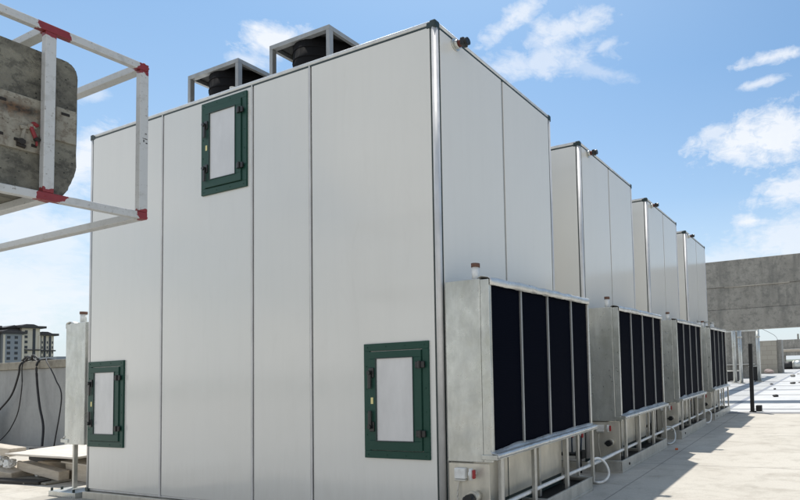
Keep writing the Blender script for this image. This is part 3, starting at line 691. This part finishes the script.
# dark equipment low behind the pipes
for i, (x0, x1, y, z1, l) in enumerate(((-4.6, -3.4, 30.5, .62, 'low black crate behind the leftmost standing pipe'), (-3.1, -2.3, 30.5, .66, 'low black crate between the standing pipes'), (-1.45, -.95, 29.8, .95, 'tall black crate beside the black post'))):
    t = thing('black_crate', ((x0+x1)/2, y+.3, 0)); MB(.03).box((x0, y, .05), (x1, y+.7, z1)).build('box', M['rubber'], t); MB(.01).box((x0-.05, y-.05, z1), (x1+.05, y+.75, z1+.06)).build('lid', M['galv2'], t)
    MB().box((x0+.05, y+.05, .0), (x0+.15, y+.6, .05)).box((x1-.15, y+.05, .0), (x1-.05, y+.6, .05)).build('feet', M['rubber'], t)
    tag(t, l, 'crate', 'black crates behind the pipes')
OR = mat('orange_tarpaulin', (.45, .10, .03), .6)
mb = MB(); bmesh.ops.create_icosphere(mb.bm, subdivisions=3, radius=.4)
for v in mb.bm.verts: v.co = Vector((v.co.x*1.2, v.co.y*.7, max(-.12, v.co.z*.35)))*(1+.3*mnoise.noise(v.co*5))
o = mb.build('orange_cloth', OR); o.location = (-4.05, 30.8, .80); tag(o, 'crumpled orange cloth on the low black crate', 'cloth')
mb = MB(); bmesh.ops.create_icosphere(mb.bm, subdivisions=3, radius=.33)
for v in mb.bm.verts: v.co = Vector((v.co.x*1.3, v.co.y*.7, max(-.2, v.co.z*.6)))*(1+.35*mnoise.noise(v.co*3))
o = mb.build('sack', mat('pale_red_sack', (.34, .27, .25), .7)); o.location = (-1.75, 43.5, .25); tag(o, 'pale reddish sack at the foot of the block wall', 'sack')
mb = MB(.003).box((-.025, -.015, 0), (.025, .015, .03)); o = mb.build('brick_chip', OR); o.location = (.85, 4.95, .003); o.rotation_euler.z = .5
tag(o, 'tiny orange chip on the shaded slab beside the second skid', 'brick chip')
# pale block wall
m = M['masonry']; n = NT(m); br = n.n('ShaderNodeTexBrick'); p = n.pos(); mp = n.n('ShaderNodeMapping'); n.l(p, mp.inputs[0]); mp.inputs['Rotation'].default_value = (R(90), 0, 0); n.l(mp.outputs[0], br.inputs[0])
br.inputs['Scale'].default_value = 1.0; br.inputs['Brick Width'].default_value = .8; br.inputs['Row Height'].default_value = .42; br.inputs['Mortar Size'].default_value = .012
br.inputs['Color1'].default_value = (.40, .37, .31, 1); br.inputs['Color2'].default_value = (.36, .335, .28, 1); br.inputs['Mortar'].default_value = (.24, .22, .19, 1); n.color(br.outputs[0])
t = thing('block_wall', (-2, 46, 0))
MB(.01).box((-3.6, 45, 0), (-1.15, 47, 3.0)).build('wall', m, t)
MB(.01).box((-1.14, 45.3, 0), (-.72, 47, 3.05)).build('end_pier', M['beam'], t)
tag(t, 'pale block wall with grey end pier, under the end of the deep beam', 'wall')
t = thing('open_shed', (.5, 61, 0))
MB(.02).box((-2.2, 60, 2.35), (.1, 62, 3.45)).build('upper_wall', M['beam'], t)
MB(.02).box((-1.9, 59.6, 1.55), (4.5, 62, 2.0)).build('lintel', M['beam'], t)
MB(.02).box((-1.9, 59.5, 2.0), (4.5, 62, 2.3)).build('roof', M['timber'], t)
for x in (-1.75, 4.2): MB(.02).box((x-.2, 59.8, 0), (x+.2, 60.3, 1.55)).build('pier', M['beam'], t)
MB(.02).box((-.2, 60.6, 3.45), (.0, 60.8, 4.1)).build('post', M['beam'], t)
tag(t, 'low open shed with tan roof edge and grey upper wall at the far right', 'shed')
for i, (x, z, r, l) in enumerate(((-1.2, .45, .45, 'dark round drum at left under the open shed'), (-.1, .55, .5, 'pale round drum in the middle under the open shed'), (1.2, .5, .48, 'dark round drum at right under the open shed'))):
    t = thing('drum', (x, 58.5, 0)); MB().cyl((x-.5, 58.5, r), (x+.5, 58.5, r), r, 20).build('body', M['rubber'] if i != 1 else M['galv'], t, smooth_=True)
    MB().cyl((x-.53, 58.5, r), (x-.47, 58.5, r), r*1.04, 20).cyl((x+.47, 58.5, r), (x+.53, 58.5, r), r*1.04, 20).build('hoop', M['galv2'], t)
    tag(t, l, 'drum', 'drums under the shed')
wr = MB().tube([(-3.0, 50, 4.4), (-1.6, 48, 3.6), (-1.2, 47.2, 3.1)], .02, 6)
tag(wr.build('wire', M['rubber'], smooth_=True), 'thin wire sloping down to the top of the pale block wall', 'wire')

# ------------------------------------------------------------------ world: sky and clouds
SUN = Vector((-1.52, 1.60, 5.07)).normalized()
elev = math.asin(SUN.z); az = math.atan2(SUN.x, SUN.y)
wd = bpy.data.worlds.new('World'); S.world = wd; wd.use_nodes = True
class WN(NT):
    def __init__(s, w): s.t = w.node_tree; s.b = None
n = WN(wd); bg = n.t.nodes['Background']
sky = n.n('ShaderNodeTexSky', sky_type='NISHITA'); sky.sun_disc = False; sky.sun_elevation = elev; sky.sun_rotation = az % (2*math.pi)
sky.air_density = 1.0; sky.dust_density = 1.2; sky.ozone_density = 2.2; sky.altitude = 0
CLOUDS = [((-0.7276, 0.4929, 0.4772), (0.6792, 0.6156, 0.3997), (0.0967, -0.6149, 0.7827), 0.0404, 0.0194, 1),  # cloud directions and extents computed from image pixels
((-0.7526, 0.4842, 0.4463), (0.623, 0.7431, 0.2442), (0.2134, -0.4618, 0.8609), 0.0269, 0.0131, 0.6),
((-0.6926, 0.55, 0.4667), (0.6891, 0.6958, 0.2025), (0.2134, -0.4618, 0.8609), 0.0216, 0.0191, 0.5),
((-0.4513, 0.6962, 0.5583), (0.852, 0.15, 0.5016), (-0.2655, -0.702, 0.6608), 0.0559, 0.0137, 0.75),
((-0.3887, 0.7408, 0.5479), (0.9168, 0.2519, 0.3098), (-0.0915, -0.6228, 0.777), 0.0742, 0.0196, 0.7),
((-0.4311, 0.7462, 0.5072), (0.9001, 0.3952, 0.1835), (0.0635, -0.5356, 0.8421), 0.0891, 0.0233, 0.6),
((-0.3473, 0.7961, 0.4956), (0.8512, 0.4894, -0.1897), (0.3936, -0.3559, 0.8476), 0.0595, 0.0123, 0.35),
((-0.3272, 0.7831, 0.5288), (0.9171, 0.1283, 0.3774), (-0.2277, -0.6085, 0.7602), 0.019, 0.006, 0.5),
((-0.0725, 0.8684, 0.4906), (0.9973, 0.0686, 0.026), (0.0111, -0.4912, 0.871), 0.0625, 0.0091, 0.8),
((-0.0888, 0.8837, 0.4597), (0.9935, 0.0454, 0.1046), (-0.0715, -0.4659, 0.8819), 0.0328, 0.0071, 0.7),
((-0.0807, 0.9233, 0.3755), (0.9965, 0.0822, 0.0121), (0.0197, -0.3752, 0.9267), 0.1008, 0.0394, 1),
((-0.17, 0.9013, 0.3984), (0.9723, 0.0875, 0.2168), (-0.1606, -0.4242, 0.8912), 0.0288, 0.0135, 0.7),
((-0.1334, 0.9239, 0.3586), (0.9041, 0.2617, -0.3378), (0.4059, -0.2791, 0.8702), 0.0401, 0.0197, 0.8),
((-0.0623, 0.955, 0.29), (0.9811, 0.0054, 0.1932), (-0.183, -0.2966, 0.9373), 0.0618, 0.0262, 0.85),
((-0.1264, 0.9606, 0.2476), (0.9837, 0.1536, -0.0935), (0.1278, -0.2317, 0.9643), 0.0354, 0.0125, 0.9),
((-0.0594, 0.9764, 0.2077), (0.998, 0.0537, 0.0329), (-0.021, -0.2093, 0.9776), 0.1001, 0.0462, 0.7),
((-0.1858, 0.9661, 0.179), (0.9821, 0.1771, 0.0635), (-0.0297, -0.1876, 0.9818), 0.1086, 0.0297, 0.5),
((-0.8899, 0.3617, 0.278), (0.3793, 0.2478, 0.8915), (-0.2536, -0.8987, 0.3577), 0.0609, 0.0195, 0.9),
((-0.9233, 0.33, 0.1966), (0.3282, 0.9437, -0.0427), (0.1996, -0.0251, 0.9795), 0.0615, 0.0324, 0.7),
((-0.8583, 0.362, 0.3636), (0.504, 0.7278, 0.4651), (0.0963, -0.5825, 0.8071), 0.0229, 0.0092, 0.45),
((-0.9389, 0.3283, 0.1036), (0.3357, 0.9397, 0.065), (0.076, -0.0958, 0.9925), 0.0797, 0.0558, 0.75),
((-0.917, 0.3549, 0.1821), (0.3911, 0.7104, 0.5851), (-0.0783, -0.6077, 0.7903), 0.056, 0.0351, 0.6)]
D = n.n('ShaderNodeTexCoord').outputs['Generated']
nrm = n.vmath('NORMALIZE', D).outputs[0]
n1 = n.noise(nrm, 16, 12, .62, .35); n2 = n.noise(n.scale(nrm, (1, 1, 2.2)), 34, 10, .66, .6)
nz = n.math('ADD', n.math('MULTIPLY', n.math('SUBTRACT', n1, .5), 2.4), n.math('MULTIPLY', n.math('SUBTRACT', n2, .5), 1.7))
tot = None
for c, a, b, la, lb, st in CLOUDS:
    def dot(v):
        x = n.n('ShaderNodeVectorMath', operation='DOT_PRODUCT'); n.l(nrm, x.inputs[0]); x.inputs[1].default_value = v; return x.outputs['Value']
    u = n.math('DIVIDE', n.math('SUBTRACT', dot(a), Vector(a).dot(Vector(c))), la*1.1); v = n.math('DIVIDE', n.math('SUBTRACT', dot(b), Vector(b).dot(Vector(c))), lb*1.15)
    r2 = n.math('SQRT', n.math('ADD', n.math('MULTIPLY', u, u), n.math('MULTIPLY', v, v)))
    front = n.math('GREATER_THAN', dot(c), .2)
    mk = n.math('MULTIPLY', n.math('SMOOTH_MIN', 1.0, n.math('MULTIPLY', n.math('ADD', n.math('SUBTRACT', 1.15, r2), nz), 1.15), .1), st)
    mk = n.math('MULTIPLY', n.math('MAXIMUM', mk, 0.0), front)
    tot = mk if tot is None else n.math('MAXIMUM', tot, mk)
# unseen bright cloud added behind the camera to fill the shaded faces
sep = n.n('ShaderNodeSeparateXYZ'); n.l(nrm, sep.inputs[0])
back = n.ramp(n.math('ADD', sep.outputs[1], 0.5), [(.50, 1), (.68, 0)])
wide = n.math('MULTIPLY', n.ramp(n.noise(nrm, 3.2, 10, .6, .3), [(.38, 0), (.54, 1)]), n.math('MULTIPLY', back, n.ramp(sep.outputs[2], [(.2, .95), (.62, .35)])))
tot = n.math('MAXIMUM', tot, wide)
haze = n.ramp(sep.outputs[2], [(0.0, .85), (.14, .55), (.30, .18), (.50, 0)])
SKY = n.n('ShaderNodeMix', data_type='RGBA'); n.l(haze, SKY.inputs[0]); n.l(n.mix(1.0, sky.outputs[0], (.69, .875, .91), 'MULTIPLY'), SKY.inputs[6]); SKY.inputs[7].default_value = (4.9, 5.3, 5.7, 1)
SKYTINT = n.n('ShaderNodeMix', data_type='RGBA', blend_type='MULTIPLY'); SKYTINT.inputs[0].default_value = 1; n.l(SKY.outputs[2], SKYTINT.inputs[6]); SKYTINT.inputs[7].default_value = (1, 1, 1, 1)
shade = n.ramp(n1, [(.35, (7.4, 8.0, 8.9)), (.6, (9.4, 9.6, 9.9))]) if False else None
cc = n.n('ShaderNodeMix', data_type='RGBA'); n.l(n.math('MULTIPLY', n1, 1.0), cc.inputs[0]); cc.inputs[6].default_value = (6.1, 6.2, 6.4, 1); cc.inputs[7].default_value = (5.0, 5.35, 5.85, 1)
ccw = n.mix(back, cc.outputs[2], (7.5, 7.35, 7.0))
fin = n.mix(n.math('MINIMUM', tot, .95), SKYTINT.outputs[2], ccw)
n.l(fin, bg.inputs[0]); bg.inputs[1].default_value = .125

sl = bpy.data.lights.new('sun', 'SUN'); sl.energy = 3.9; sl.angle = R(.5); sl.color = (1, .955, .89)
so = bpy.data.objects.new('sun', sl); COL.objects.link(so); so.rotation_euler = SUN.to_track_quat('Z', 'Y').to_euler()

# ------------------------------------------------------------------ camera
cam = bpy.data.cameras.new('camera'); co = bpy.data.objects.new('camera', cam); COL.objects.link(co)
yaw, pit, roll, f = 0.36948, 0.04979, -0.03635, 520.986
YAW, PIT, ROLL = R(21.17), R(2.852), R(-2.083)
fx = Vector((-math.sin(YAW), math.cos(YAW), 0)); rt = Vector((math.cos(YAW), math.sin(YAW), 0)); up = Vector((0, 0, 1))
F = fx*math.cos(PIT)+up*math.sin(PIT); U = up*math.cos(PIT)-fx*math.sin(PIT)
RR = rt*math.cos(ROLL)+U*math.sin(ROLL); UU = U*math.cos(ROLL)-rt*math.sin(ROLL)
co.matrix_world = Matrix(((RR.x, UU.x, -F.x, 3.492), (RR.y, UU.y, -F.y, -4.0085), (RR.z, UU.z, -F.z, 1.6), (0, 0, 0, 1)))
cam.sensor_width = 36; cam.lens = f/800*36; cam.shift_x = (400-628.786)/800; cam.shift_y = (335.103-250)/800
cam.clip_start = .05; cam.clip_end = 6000
S.camera = co
for o in bpy.data.objects:
    if '_o' in o: del o['_o']
S.view_settings.view_transform = 'Standard'; S.view_settings.look = 'None'; S.view_settings.exposure = .42; S.view_settings.gamma = 1
S.view_settings.use_curve_mapping = False
